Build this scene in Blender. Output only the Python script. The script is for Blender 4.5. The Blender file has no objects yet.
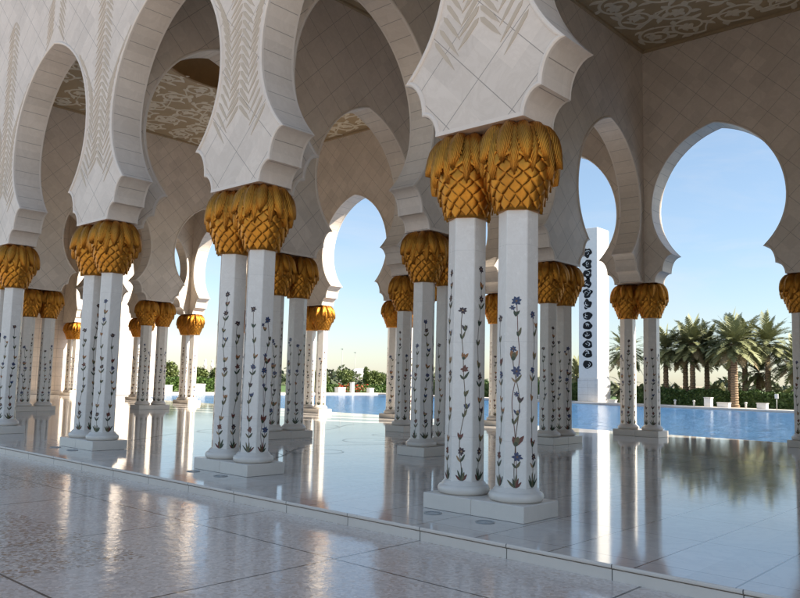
import bpy, math, random
from math import sin, cos, pi, radians, sqrt, atan2, hypot
from mathutils import Vector, Matrix

S = bpy.context.scene
COL = S.collection
random.seed(11)

# ------------------------------------------------------------------ helpers
class MB:
    """collects polygons (with material index, smooth flag and optional uv) and links them as ONE mesh"""
    def __init__(s):
        s.v = []; s.f = []; s.m = []; s.sm = []; s.uv = []
    def vert(s, p):
        s.v.append(tuple(p)); return len(s.v) - 1
    def face(s, idx, mat=0, smooth=False, uv=None):
        s.f.append(tuple(idx)); s.m.append(mat); s.sm.append(smooth); s.uv.append(uv)
    def poly(s, pts, mat=0, smooth=False, uv=None):
        s.face([s.vert(p) for p in pts], mat, smooth, uv)
    def box(s, x0, x1, y0, y1, z0, z1, mat=0, ch=0.0):
        if ch <= 0:
            i = [s.vert((x, y, z)) for z in (z0, z1) for y in (y0, y1) for x in (x0, x1)]
            for q in ((0,2,3,1), (4,5,7,6), (0,1,5,4), (2,6,7,3), (0,4,6,2), (1,3,7,5)):
                s.face([i[k] for k in q], mat)
            return
        # box with small chamfered top and vertical edges
        def ring(dx, z):
            a, b, c, d = x0+dx, x1-dx, y0+dx, y1-dx
            e = ch
            return [s.vert(p) for p in ((a+e,c,z),(b-e,c,z),(b,c+e,z),(b,d-e,z),(b-e,d,z),(a+e,d,z),(a,d-e,z),(a,c+e,z))]
        r0, r1, r2 = ring(0, z0), ring(0, z1-ch), ring(ch, z1)
        for A, B in ((r0, r1), (r1, r2)):
            for k in range(8):
                s.face((A[k], A[(k+1) % 8], B[(k+1) % 8], B[k]), mat)
        s.face(r2, mat); s.face(r0[::-1], mat)
    def lathe(s, prof, n=24, mat=0, smooth=True, c=(0,0), cap=True):
        rings = []
        for r, z in prof:
            rings.append([s.vert((c[0]+r*cos(2*pi*k/n), c[1]+r*sin(2*pi*k/n), z)) for k in range(n)])
        for a, b in zip(rings, rings[1:]):
            for k in range(n):
                s.face((a[k], a[(k+1) % n], b[(k+1) % n], b[k]), mat, smooth)
        if cap:
            s.face(rings[0][::-1], mat); s.face(rings[-1], mat)
    def tube(s, pts, rad, n=6, mat=0):
        rings = []
        for i, p in enumerate(pts):
            a = Vector(pts[max(i-1, 0)]); b = Vector(pts[min(i+1, len(pts)-1)])
            t = (b-a).normalized(); u = t.orthogonal().normalized(); w = t.cross(u)
            r = rad[i] if isinstance(rad, (list, tuple)) else rad
            rings.append([s.vert(Vector(p)+r*(u*cos(2*pi*k/n)+w*sin(2*pi*k/n))) for k in range(n)])
        for a, b in zip(rings, rings[1:]):
            for k in range(n):
                s.face((a[k], a[(k+1) % n], b[(k+1) % n], b[k]), mat, True)
        s.face(rings[0][::-1], mat); s.face(rings[-1], mat)
    def mesh(s, name, mats):
        me = bpy.data.meshes.new(name)
        me.from_pydata(s.v, [], s.f)
        for m in (mats if isinstance(mats, (list, tuple)) else [mats]):
            me.materials.append(m)
        me.polygons.foreach_set('material_index', s.m)
        me.polygons.foreach_set('use_smooth', s.sm)
        if any(u is not None for u in s.uv):
            lay = me.uv_layers.new(name='UVMap'); k = 0
            for f, u in zip(s.f, s.uv):
                for j in range(len(f)):
                    lay.data[k].uv = u[j] if u else (0, 0)
                    k += 1
        me.update()
        return me
    def build(s, name, mats, parent=None, loc=None):
        return link(name, s.mesh(name, mats), parent, loc)

def link(name, me, parent=None, loc=None, rz=0.0):
    o = bpy.data.objects.new(name, me); COL.objects.link(o)
    if loc: o.location = loc
    if rz: o.rotation_euler = (0, 0, rz)
    if parent: o.parent = parent
    return o
def tag(o, label, cat, group=None):
    o['label'] = label; o['category'] = cat
    if group: o['group'] = group
    return o
def thing(name, label, cat, loc=(0,0,0), rz=0.0, group=None):
    return tag(link(name, None, None, loc, rz), label, cat, group)
def kind(o, k):
    o['kind'] = k; return o

# ------------------------------------------------------------------ materials
class NT:
    def __init__(s, name):
        s.mat = bpy.data.materials.new(name); s.mat.use_nodes = True
        s.t = s.mat.node_tree; s.t.nodes.clear()
        s.out = s.n('ShaderNodeOutputMaterial'); s.p = s.n('ShaderNodeBsdfPrincipled')
        s.l(s.p.outputs[0], s.out.inputs[0])
    def n(s, typ, **kw):
        x = s.t.nodes.new(typ)
        for k, v in kw.items(): setattr(x, k, v)
        return x
    def l(s, a, b): s.t.links.new(a, b)
    def setv(s, sock, v):
        if hasattr(v, 'is_linked') or hasattr(v, 'links'): s.l(v, sock)
        else: sock.default_value = v
    def math(s, op, a, b=0.0, c=None, clamp=False):
        x = s.n('ShaderNodeMath', operation=op, use_clamp=clamp)
        s.setv(x.inputs[0], a); s.setv(x.inputs[1], b)
        if c is not None: s.setv(x.inputs[2], c)
        return x.outputs[0]
    def coord(s, which='Object'):
        return s.n('ShaderNodeTexCoord').outputs[which]
    def xyz(s, vec):
        x = s.n('ShaderNodeSeparateXYZ'); s.l(vec, x.inputs[0]); return x.outputs
    def noise(s, scale, detail=3.0, rough=.5, vec=None, out='Fac', dist=0.0):
        x = s.n('ShaderNodeTexNoise'); x.inputs['Scale'].default_value = scale
        x.inputs['Detail'].default_value = detail; x.inputs['Roughness'].default_value = rough
        x.inputs['Distortion'].default_value = dist
        s.l(vec if vec is not None else s.coord(), x.inputs['Vector']); return x.outputs[out]
    def white(s, *c):
        k = s.n('ShaderNodeCombineXYZ')
        for i, v in enumerate(c): s.setv(k.inputs[i], v)
        x = s.n('ShaderNodeTexWhiteNoise', noise_dimensions='3D'); s.l(k.outputs[0], x.inputs['Vector']); return x.outputs['Value']
    def ramp(s, fac, *stops):
        x = s.n('ShaderNodeValToRGB'); s.l(fac, x.inputs[0]); e = x.color_ramp.elements
        while len(e) < len(stops): e.new(.5)
        for q, (p, c) in zip(e, stops): q.position = p; q.color = (*c, 1)
        return x.outputs[0]
    def mix(s, fac, a, b, mode='MIX'):
        x = s.n('ShaderNodeMix', data_type='RGBA', blend_type=mode)
        s.setv(x.inputs[0], fac)
        for k, v in ((6, a), (7, b)):
            if isinstance(v, tuple): v = (*v, 1) if len(v) == 3 else v
            s.setv(x.inputs[k], v)
        return x.outputs[2]
    def line(s, coord, period, half, offset=0.0):
        """1 on a joint line of half width `half`, repeated every `period`"""
        a = s.math('ADD', coord, -offset + 1000*period)
        a = s.math('MODULO', a, period)
        a = s.math('ABSOLUTE', s.math('SUBTRACT', a, period*.5))
        return s.math('GREATER_THAN', a, period*.5 - half)
    def cell(s, coord, period, offset=0.0):
        return s.math('FLOOR', s.math('DIVIDE', s.math('ADD', coord, -offset + 1000*period), period))
    def bump(s, h, strength=.3, dist=.01, normal=None):
        x = s.n('ShaderNodeBump'); x.inputs['Strength'].default_value = strength; x.inputs['Distance'].default_value = dist
        s.l(h, x.inputs['Height'])
        if normal: s.l(normal, x.inputs['Normal'])
        s.l(x.outputs[0], s.p.inputs['Normal']); return x.outputs[0]
    def fin(s, color=None, rough=.5, metal=0.0, spec=None):
        if color is not None: s.setv(s.p.inputs['Base Color'], (*color, 1) if isinstance(color, tuple) else color)
        s.setv(s.p.inputs['Roughness'], rough); s.setv(s.p.inputs['Metallic'], metal)
        if spec is not None: s.p.inputs['Specular IOR Level'].default_value = spec
        return s.mat

JOINT = (.16, .13, .11)
def wall_marble(name, mode, base, tint=.085, rough=.5):
    t = NT(name)
    uv = t.xyz(t.coord('UV')); u, v = uv[0], uv[1]
    if mode == 'diag':
        a, b = t.math('ADD', u, v), t.math('SUBTRACT', v, u)
        ln = t.math('MAXIMUM', t.line(a, 1.0, .0075, 4.77-.5), t.line(b, 1.0, .0075, 4.78-.5))
        cell = t.white(t.cell(a, 1.0, 4.77), t.cell(b, 1.0, 4.78), 0.0)
    elif mode == 'band':
        ln = t.line(u, .385, .006)
        cell = t.white(t.cell(u, .385, .1925), 0.0, 0.0)
    else:
        ln = t.math('MAXIMUM', t.line(u, 1.2, .007), t.line(v, .6, .007))
        cell = t.white(t.cell(u, 1.2, .6), t.cell(v, .6, .3), 0.0)
    n1 = t.noise(1.3, 5, .6); n2 = t.noise(9.0, 4, .6)
    veins = t.ramp(t.noise(2.2, 8, .68, dist=1.2), (.40, (1, 1, 1)), (.5, (.90, .885, .87)), (.58, (1, 1, 1)))
    c = t.mix(cell, tuple(x*(1-tint) for x in base), tuple(min(x*(1+tint), 1) for x in base))
    c = t.mix(t.math('MULTIPLY', n1, .35), c, tuple(x*k for x, k in zip(base, (.86, .82, .78))))
    c = t.mix(.6, c, veins, 'MULTIPLY')
    c = t.mix(t.math('MULTIPLY', ln, .66), c, JOINT)
    h = t.math('SUBTRACT', t.math('MULTIPLY', n2, .1), ln)
    t.bump(h, .35, .004)
    return t.fin(c, t.math('ADD', rough-.1, t.math('MULTIPLY', n2, .2)))

BASE = (.72, .635, .55)
M_diag = wall_marble('marble_diagonal_slabs', 'diag', BASE)
M_band = wall_marble('marble_arch_voussoirs', 'band', BASE)
M_rect = wall_marble('marble_coursed_slabs', 'rect', BASE)
def m_plain(name, base, rough=.35, var=.12, bump=.1, scale=6.0):
    t = NT(name); n = t.noise(scale, 5, .6)
    c = t.mix(n, tuple(x*(1-var) for x in base), tuple(min(1, x*(1+var*.5)) for x in base))
    t.bump(t.noise(scale*8, 3), bump, .003)
    return t.fin(c, t.math('ADD', rough-.06, t.math('MULTIPLY', n, .12)))
M_mould = m_plain('marble_moulding', (.74, .655, .57), .45)
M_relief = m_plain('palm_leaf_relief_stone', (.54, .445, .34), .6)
M_plinth = m_plain('plinth_marble', (.74, .675, .60), .3)
def m_shaft():
    t = NT('shaft_marble'); n = t.noise(5, 5, .6); z = t.xyz(t.coord())[2]
    ln = t.math('MAXIMUM', t.line(z, 1.15, .003, .3+.575), 0.0)
    veins = t.ramp(t.noise(3, 8, .7, dist=1.5), (.42, (1, 1, 1)), (.5, (.93, .92, .91)), (.57, (1, 1, 1)))
    c = t.mix(n, (.77, .725, .665), (.84, .795, .735)); c = t.mix(.7, c, veins, 'MULTIPLY')
    c = t.mix(t.math('MULTIPLY', ln, .18), c, JOINT)
    return t.fin(c, t.math('ADD', .2, t.math('MULTIPLY', n, .12)))
M_shaft = m_shaft()

def m_gold(name, barbs):
    t = NT(name); o = t.coord()
    n = t.noise(14, 6, .65); big = t.noise(3.5, 3)
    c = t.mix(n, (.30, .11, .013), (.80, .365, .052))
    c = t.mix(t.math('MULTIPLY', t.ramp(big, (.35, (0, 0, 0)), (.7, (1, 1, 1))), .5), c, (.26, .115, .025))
    if barbs:
        uv = t.xyz(t.coord('UV')); u, v = uv[0], uv[1]
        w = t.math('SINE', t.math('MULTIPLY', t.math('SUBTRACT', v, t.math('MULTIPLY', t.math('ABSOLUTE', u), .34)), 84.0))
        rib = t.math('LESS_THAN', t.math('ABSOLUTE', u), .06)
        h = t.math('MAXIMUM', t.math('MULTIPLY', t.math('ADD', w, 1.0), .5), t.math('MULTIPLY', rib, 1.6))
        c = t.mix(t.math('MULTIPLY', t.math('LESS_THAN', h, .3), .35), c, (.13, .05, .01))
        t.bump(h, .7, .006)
    else:
        t.bump(n, .5, .006)
    return t.fin(c, t.math('ADD', .27, t.math('MULTIPLY', n, .25)), .92)
M_gold = m_gold('gilded_scales', False)
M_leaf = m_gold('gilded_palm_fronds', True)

INL = {}
def inl(name, c):
    t = NT('inlay_'+name); n = t.noise(40, 3)
    INL[name] = t.fin(t.mix(n, tuple(x*.65 for x in c), tuple(min(1, x*1.35) for x in c)), .25)
for k, c in dict(blue=(.035, .055, .13), purple=(.045, .025, .035), orange=(.30, .13, .05), red=(.13, .035, .028),
                 olive=(.11, .10, .05), green=(.035, .055, .032), stem=(.12, .08, .055), tan=(.32, .21, .11), core=(.16, .09, .06)).items():
    inl(k, c)
INLK = list(INL); INLM = [INL[k] for k in INLK]

def m_platform():
    t = NT('polished_white_marble_floor'); p = t.xyz(t.coord()); x, y = p[0], p[1]
    ln = t.math('MAXIMUM', t.math('MULTIPLY', t.line(x, .84, .008, 2.9+.42), 1.0), t.math('MULTIPLY', t.line(y, 1.30, .006, -.41+.65), .7))
    cell = t.white(t.cell(x, .84, 2.9), t.cell(y, 1.30, -.41), 0.0)
    n = t.noise(.8, 6, .6); fine = t.noise(7, 5, .65)
    c = t.mix(cell, (.55, .505, .46), (.64, .59, .54))
    veins = t.ramp(t.noise(1.1, 9, .7, dist=2.0), (.44, (1, 1, 1)), (.5, (.86, .86, .87)), (.55, (1, 1, 1)))
    c = t.mix(.7, c, veins, 'MULTIPLY')
    c = t.mix(t.math('MULTIPLY', ln, .85), c, (.07, .06, .055))
    t.bump(t.math('SUBTRACT', t.math('MULTIPLY', t.noise(.7, 2), .4), ln), .04, .01)
    sc = t.ramp(t.noise(.45, 7, .7, dist=.6), (.35, (0, 0, 0)), (.7, (1, 1, 1)))
    r = t.math('ADD', .03, t.math('MULTIPLY', t.math('ADD', t.math('MULTIPLY', fine, n), t.math('MULTIPLY', sc, .35)), .12))
    return t.fin(c, r, 0.0, .5)
M_plat = m_platform()
def m_riser():
    t = NT('step_riser_marble'); p = t.xyz(t.coord())
    ln = t.line(p[0], 1.1, .005, -.47+.55)
    n = t.noise(4, 5)
    c = t.mix(n, (.70, .61, .53), (.80, .71, .62)); c = t.mix(t.math('MULTIPLY', ln, .9), c, (.05, .04, .035))
    return t.fin(c, .35)
M_riser = m_riser()
def m_court():
    t = NT('courtyard_marble_mosaic'); o = t.coord(); p = t.xyz(o); x, y = p[0], p[1]
    ln = t.math('MAXIMUM', t.line(x, 2.46, .012, -1.15+1.23), t.line(y, 2.44, .012, -3.82+1.22))
    cx, cy = t.cell(x, 2.46, -1.15), t.cell(y, 2.44, -3.82)
    panel = t.white(cx, cy, 3.0)
    vo = t.n('ShaderNodeTexVoronoi', feature='F1'); vo.inputs['Scale'].default_value = 34
    vo.inputs['Randomness'].default_value = .9; t.l(o, vo.inputs['Vector'])
    g = t.xyz(vo.outputs['Color'])
    ve = t.n('ShaderNodeTexVoronoi', feature='DISTANCE_TO_EDGE'); ve.inputs['Scale'].default_value = 34
    ve.inputs['Randomness'].default_value = .9; t.l(o, ve.inputs['Vector'])
    tess = t.mix(g[0], (.45, .375, .325), (.90, .80, .72))
    tess = t.mix(t.math('GREATER_THAN', g[1], .86), tess, (.40, .26, .16))
    gr = t.math('LESS_THAN', ve.outputs['Distance'], .05)
    tess = t.mix(t.math('MULTIPLY', gr, .5), tess, (.22, .19, .17))
    plain = t.mix(t.noise(5, 6, .7), (.72, .62, .555), (.84, .745, .68))
    plain = t.mix(.4, plain, tess)
    c = t.mix(t.math('MULTIPLY', t.math('GREATER_THAN', panel, .55), .9), tess, plain)
    c = t.mix(t.math('MULTIPLY', t.noise(.35, 4), .3), c, (.60, .51, .44))
    c = t.mix(t.math('MULTIPLY', ln, .9), c, (.05, .042, .038))
    h = t.math('ADD', t.math('MULTIPLY', t.noise(5.5, 3, .55), 1.0), t.math('MULTIPLY', g[2], .16))
    h = t.math('SUBTRACT', h, t.math('MULTIPLY', ln, .6))
    t.bump(h, .16, .02)
    r = t.math('ADD', .045, t.math('MULTIPLY', t.math('ADD', t.noise(1.4, 4), g[0]), .085))
    return t.fin(c, r, 0.0, .45)
M_court = m_court()

def m_water():
    t = NT('pool_water'); o = t.coord()
    mp = t.n('ShaderNodeMapping'); mp.inputs['Scale'].default_value = (1, 1.25, 1); mp.inputs['Rotation'].default_value = (0, 0, .5); t.l(o, mp.inputs[0])
    h = t.math('ADD', t.math('ADD', t.noise(2.6, 5, .65, mp.outputs[0]), t.math('MULTIPLY', t.noise(.9, 3, .5, mp.outputs[0]), 1.8)), t.math('MULTIPLY', t.noise(8, 3, .6, mp.outputs[0]), .3))
    t.bump(h, 1.0, .42)
    n = t.noise(.5, 3)
    return t.fin(t.mix(n, (.022, .115, .275), (.045, .16, .35)), .16, 0.0, .28)
M_water = m_water()
M_kerb = m_plain('kerb_stone', (.66, .62, .57), .6)
M_white = m_plain('white_stone', (.80, .78, .74), .55)
M_ground = m_plain('sand', (.36, .30, .23), .9, .25, .3, .3)
def m_green(name, a, b, rough=.6, scale=2.5):
    t = NT(name); n = t.noise(scale, 4, .65)
    g = t.n('ShaderNodeNewGeometry').outputs['Random Per Island']
    c = t.mix(t.math('ADD', t.math('MULTIPLY', n, .5), t.math('MULTIPLY', g, .5)), a, b)
    return t.fin(c, rough)
M_lawn = m_green('lawn', (.05, .10, .02), (.09, .16, .035), .9)
M_hedge = m_green('hedge_leaves', (.03, .065, .014), (.085, .14, .03))
M_hedge2 = m_green('sunny_hedge_leaves', (.03, .07, .012), (.10, .17, .03))  # lighter copy of the hedge green, sunlight put into the leaf colour
M_topi = m_green('topiary_leaves', (.05, .085, .018), (.15, .18, .045))
M_frond = m_green('palm_leaflets', (.10, .12, .05), (.275, .275, .125))
M_dry = m_green('dry_palm_leaflets', (.19, .14, .07), (.31, .235, .12))
M_wood = m_green('far_wood_leaves', (.03, .05, .02), (.075, .09, .04))
def m_trunk():
    t = NT('palm_trunk_bark'); z = t.xyz(t.coord())[2]
    w = t.math('SINE', t.math('MULTIPLY', z, 34.0)); n = t.noise(12, 4)
    t.bump(t.math('ADD', w, n), .8, .04)
    return t.fin(t.mix(t.math('ADD', t.math('MULTIPLY', w, .25), n), (.15, .10, .06), (.34, .24, .15)), .9)
M_trunk = m_trunk()
M_red = m_plain('red_flowers', (.55, .05, .03), .6)
M_black = m_plain('black_lettering', (.006, .006, .007), .85)
M_metal = m_plain('grey_metal', (.35, .35, .34), .4)
M_lamp_glass = m_plain('frosted_glass', (.45, .46, .45), .15)
M_ceil = m_plain('ceiling_ochre_plaster', (.42, .31, .185), .75, .2, .3, 3.0)
M_vine = m_plain('ceiling_vine_stucco', (.70, .62, .49), .7)
M_dome = m_plain('gilded_dome_lining', (.30, .17, .06), .5, .3, .3, 4.0)
M_floorinlay = m_plain('dark_floor_inlay', (.16, .14, .13), .12)

# ------------------------------------------------------------------ measured dimensions (metres)
SU, SV = 5.0, 4.984
T, E = .323, .661          # half thickness of an arcade wall, half length of an arch foot
HP, A, B, CO = .185, .728, .369, .385   # plinth height, half length, half depth; shaft offset
ZC, ZB, ZAP = 3.585, 4.664, 9.28
ZCEIL, ZTOP = 12.03, 13.6
RX = lambda n: -(n-1)*SU
RY = {'A': 0.0, 'B': SV, 'C': 2*SV, 'D': 3*SV}

def half_profile():
    """half opening of an arch: (distance from the arch axis, height) from the foot to the apex, as smooth runs"""
    runs = []
    N = 7
    runs.append([(1.60+.24*sin(a), ZB+.32*cos(a)) for a in [pi/2*(1-k/N) for k in range(N+1)]])
    runs.append([(1.29+.31*sin(a), 4.984+.49*cos(a)) for a in [pi/2*(1-k/N) for k in range(N+1)]])
    z0, R = 6.9, 1.92
    a0 = math.asin((5.474-z0)/R)
    arc = [(R*cos(a), z0+R*sin(a)) for a in [a0*(1-k/12) for k in range(13)]]
    arc[0] = (1.29, 5.474)
    R2 = 2.435; a1 = math.asin((ZAP-z0)/R2)
    arc += [(R-R2+R2*cos(a), z0+R2*sin(a)) for a in [a1*k/20 for k in range(1, 21)]]
    arc[-1] = (0.0, ZAP)
    runs.append(arc)
    return runs
PROF = half_profile()

def arcade_wall(name, label, axis, const, cols, s0, s1, H, reliefs=(), end_solid=()):
    """one wall carried on column pairs; cols = positions of the pairs along the wall"""
    root = thing(name, label, 'arcade wall', (0, 0, 0))
    P = (lambda s, z, n: (s, const+n, z)) if axis == 'x' else (lambda s, z, n: (const+n, s, z))
    mb = MB()
    def quad(pts, mat=0):
        for n in (-T, T):
            mb.poly([P(s, z, n) for s, z in pts], mat, False, [(s, z) for s, z in pts])
    for c0, c1 in zip(cols, cols[1:]):
        mid, sc = (c0+c1)/2, ((c1-c0)/2-E)/1.839
        L0, L1 = max(c0, s0), min(c1, s1)
        for sg, side in ((-1, L0), (1, L1)):
            for run in PROF:
                for (d0, z0), (d1, z1) in zip(run, run[1:]):
                    if z1 - z0 < 1e-6: continue
                    quad([(side, z0), (mid+sg*d0*sc, z0), (mid+sg*d1*sc, z1), (side, z1)])
            quad([(side, ZAP), (mid, ZAP), (mid, H), (side, H)])
        # soffit of the opening, sharp at the cusps
        arc = 0.0
        runs = [[(mid-d*sc, z) for d, z in r] for r in PROF] + [[(mid+d*sc, z) for d, z in r[::-1]] for r in PROF[::-1]]
        for r in runs:
            row = []
            acc = [arc]
            for p, q in zip(r, r[1:]): acc.append(acc[-1]+hypot(q[0]-p[0], q[1]-p[1]))
            for (s, z) in r: row.append((mb.vert(P(s, z, -T)), mb.vert(P(s, z, T))))
            for k in range(len(r)-1):
                mb.face((row[k][0], row[k+1][0], row[k+1][1], row[k][1]), 1, True, [(acc[k], 0), (acc[k+1], 0), (acc[k+1], 1), (acc[k], 1)])
            arc = acc[-1]
        # raised moulding round both edges of the opening
        pts = []
        for r in runs:
            for p in r:
                if not pts or hypot(p[0]-pts[-1][0], p[1]-pts[-1][1]) > 1e-4: pts.append(p)
        offs = []
        for i, p in enumerate(pts):
            a, b = pts[max(i-1, 0)], pts[min(i+1, len(pts)-1)]
            t1 = Vector((p[0]-a[0], p[1]-a[1])); t2 = Vector((b[0]-p[0], b[1]-p[1]))
            if t1.length < 1e-6: t1 = t2
            if t2.length < 1e-6: t2 = t1
            n1 = Vector((-t1.y, t1.x)).normalized(); n2 = Vector((-t2.y, t2.x)).normalized()
            m = n1+n2
            m = n1 if m.length < 1e-3 else m.normalized()
            offs.append(m*min(1.45, 1/max(.3, m.dot(n1))))
        mm = MB()
        sect = ((-.006, -.03), (-.006, .012), (.012, .026), (.036, .026), (.052, .014), (.058, -.001))
        for fs in (-1, 1):
            rows = []
            for p, o in zip(pts, offs):
                rows.append([mm.vert(P(p[0]+o.x*a, p[1]+o.y*a, fs*(T+h))) for a, h in sect])
            for r0, r1 in zip(rows, rows[1:]):
                for k in range(len(sect)-1): mm.face((r0[k], r1[k], r1[k+1], r0[k+1]), 0, False)
        mm.build('arch_moulding', M_mould, root)
    # feet, solid stretches, ends and top
    fm = MB()
    for c in cols:
        a, b = max(c-E, s0), min(c+E, s1)
        mb.poly([P(a, ZB, -T), P(b, ZB, -T), P(b, ZB, T), P(a, ZB, T)], 0, False, [(0, .3)]*4)
        for fs in (-1, 1):
            n0, n1 = sorted((fs*(T-.002), fs*(T+.024)))
            q0, q1 = P(a, ZB-.004, n0), P(b, ZB+.05, n1)
            fm.box(min(q0[0], q1[0]), max(q0[0], q1[0]), min(q0[1], q1[1]), max(q0[1], q1[1]), ZB-.004, ZB+.05)
    fm.build('foot_moulding', M_mould, root)
    for a, b, zz in ((s0, cols[0], ZB), (cols[-1], s1, ZB)):
        if b-a > .01:
            quad([(a, zz), (b, zz), (b, H), (a, H)])
    for a, b in end_solid:
        quad([(a, 0), (b, 0), (b, H), (a, H)])
        for s in (a, b): mb.poly([P(s, 0, -T), P(s, 0, T), P(s, H, T), P(s, H, -T)], 0, False, [(-T, 0), (T, 0), (T, H), (-T, H)])
    for s in (s0, s1):
        mb.poly([P(s, ZB, -T), P(s, ZB, T), P(s, H, T), P(s, H, -T)], 0, False, [(-T, ZB), (T, ZB), (T, H), (-T, H)])
    mb.poly([P(s0, H, -T), P(s1, H, -T), P(s1, H, T), P(s0, H, T)], 0, False, [(s0, 0), (s1, 0), (s1, 1), (s0, 1)])
    mb.build('masonry', [M_diag, M_band], root)
    # palm leaf relief on the court face of every pier
    flat = [p for r in PROF for p in r]
    def edge(z):
        for (d0, z0), (d1, z1) in zip(flat, flat[1:]):
            if z0 <= z <= z1 and z1 > z0: return d0+(d1-d0)*(z-z0)/(z1-z0)
        return 0.0
    rng = random.Random(3)
    for c in reliefs:
        rm = MB(); lift = [0.0]
        ok = lambda x, zz: abs(x) < 2.5-(edge(zz) if zz < ZAP else 0)-.075
        def leaf(x0, z0, x1, z1, w):
            if not all(ok(x0+(x1-x0)*f, z0+(z1-z0)*f) for f in (0, .5, 1)): return
            d = Vector((x1-x0, z1-z0)); L = d.length; d /= L; q = Vector((-d.y, d.x))
            lift[0] = (lift[0]+.00037) % .0037
            y = const-T-.0045-lift[0]
            def pp(f, h, yy=y):
                v = Vector((x0, z0))+d*(L*f)+q*h
                return (c+v.x, yy, v.y)
            ring = [(0, 0), (.12, w*.5), (.62, w*.46), (1, 0), (.62, -w*.46), (.12, -w*.5)]
            t = [rm.vert(pp(f, h)) for f, h in ring]; bq = [rm.vert(pp(f, h, const-T+.002)) for f, h in ring]
            rm.face(t)
            for k in range(6): rm.face((t[k], t[(k+1) % 6], bq[(k+1) % 6], bq[k]))
        z = 5.92
        while z < 10.6:
            half = 2.5-edge(min(z, 9.27)) if z < 9.27 else 2.5
            inner = min(.30, half*.40)
            for sg in (-1, 1):
                if z > 6.05: leaf(sg*.012, z, sg*min(inner+.03, .34), z-.31-rng.random()*.03, .066)
                side = half-.13-.01*(z > 8)
                if side-inner > .10:
                    sw = min(.34, side-inner-.02)
                    leaf(sg*side, z+.03, sg*(side-sw), z-.36*sw/.3-.03, .055)
            z += .15
        rm.build('palm_relief', M_relief, root)
    return root

colsA = [RX(n) for n in range(6, -1, -1)]
colsD = [-43.35] + [RX(n) for n in range(9, -1, -1)]
arcade_wall('arcade_wall', 'white marble front arcade wall above the courtyard step, carved with palm leaves between its arches', 'x', 0.0, colsA, -25.7, 5.68, ZTOP, [RX(n) for n in range(0, 7)])
arcade_wall('arcade_wall', 'back arcade wall beside the pool, its arches open to sky and palms', 'x', RY['D'], colsD, -44.4, 5.68, ZTOP)
ys = [RY[k] for k in 'ABCD']
for n, lab in ((2, 'shadowed cross wall of diagonal slabs meeting the ceiling corner, behind the nearest column pair'),
               (3, 'cross wall behind the second column pair, with a small pointed arch showing carved ceiling'),
               (6, 'pale cross wall of diamond slabs under the domed ceiling, above the leftmost distant columns'),
               (7, 'farthest cross wall, a sliver of arch between the leftmost and the third front pairs')):
    arcade_wall('arcade_cross_wall', lab, 'y', RX(n), ys, T-.012, RY['D']-T+.012, ZCEIL+.1)

# ------------------------------------------------------------------ column pairs
def hex_r(z): return .249-.010*(z-HP)/3.4
def shaft_mesh():
    mb = MB()
    def ring(z, k=1.0):
        R = hex_r(z)*k; out = []
        for i in range(6):
            a = radians(-90+60*i)
            p = Vector((R*cos(a), R*sin(a)))
            for s in (-1, 1):
                q = Vector((R*cos(a+s*pi/3), R*sin(a+s*pi/3)))
                out.append(mb.vert((*(p+(q-p).normalized()*.009), z)))
        return out
    rs = [ring(HP+.13), ring(1.5), ring(ZC+.06)]
    for a, b in zip(rs, rs[1:]):
        for k in range(12): mb.face((a[k], a[(k+1) % 12], b[(k+1) % 12], b[k]))
    mb.face(rs[-1])
    return mb.mesh('shaft', M_shaft)
def base_mesh():
    mb = MB()
    pr = [(.285, HP+.001), (.306, HP+.008), (.322, HP+.03), (.327, HP+.055), (.322, HP+.08), (.306, HP+.10), (.286, HP+.109), (.276, HP+.112), (.276, HP+.128), (.268, HP+.132), (.254, HP+.15), (.242, HP+.162)]
    mb.lathe([(r*.985, z) for r, z in pr], 36)
    return mb.mesh('base_moulding', M_plinth)
def plinth_mesh():
    mb = MB()
    mb.box(-A, -.002, -B, B, 0.004, HP, 0, .008); mb.box(.002, A, -B, B, 0.004, HP, 0, .008)
    mb.box(-.01, .01, -B+.01, B-.01, 0.004, HP-.012)
    return mb.mesh('plinth', M_plinth)

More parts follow.
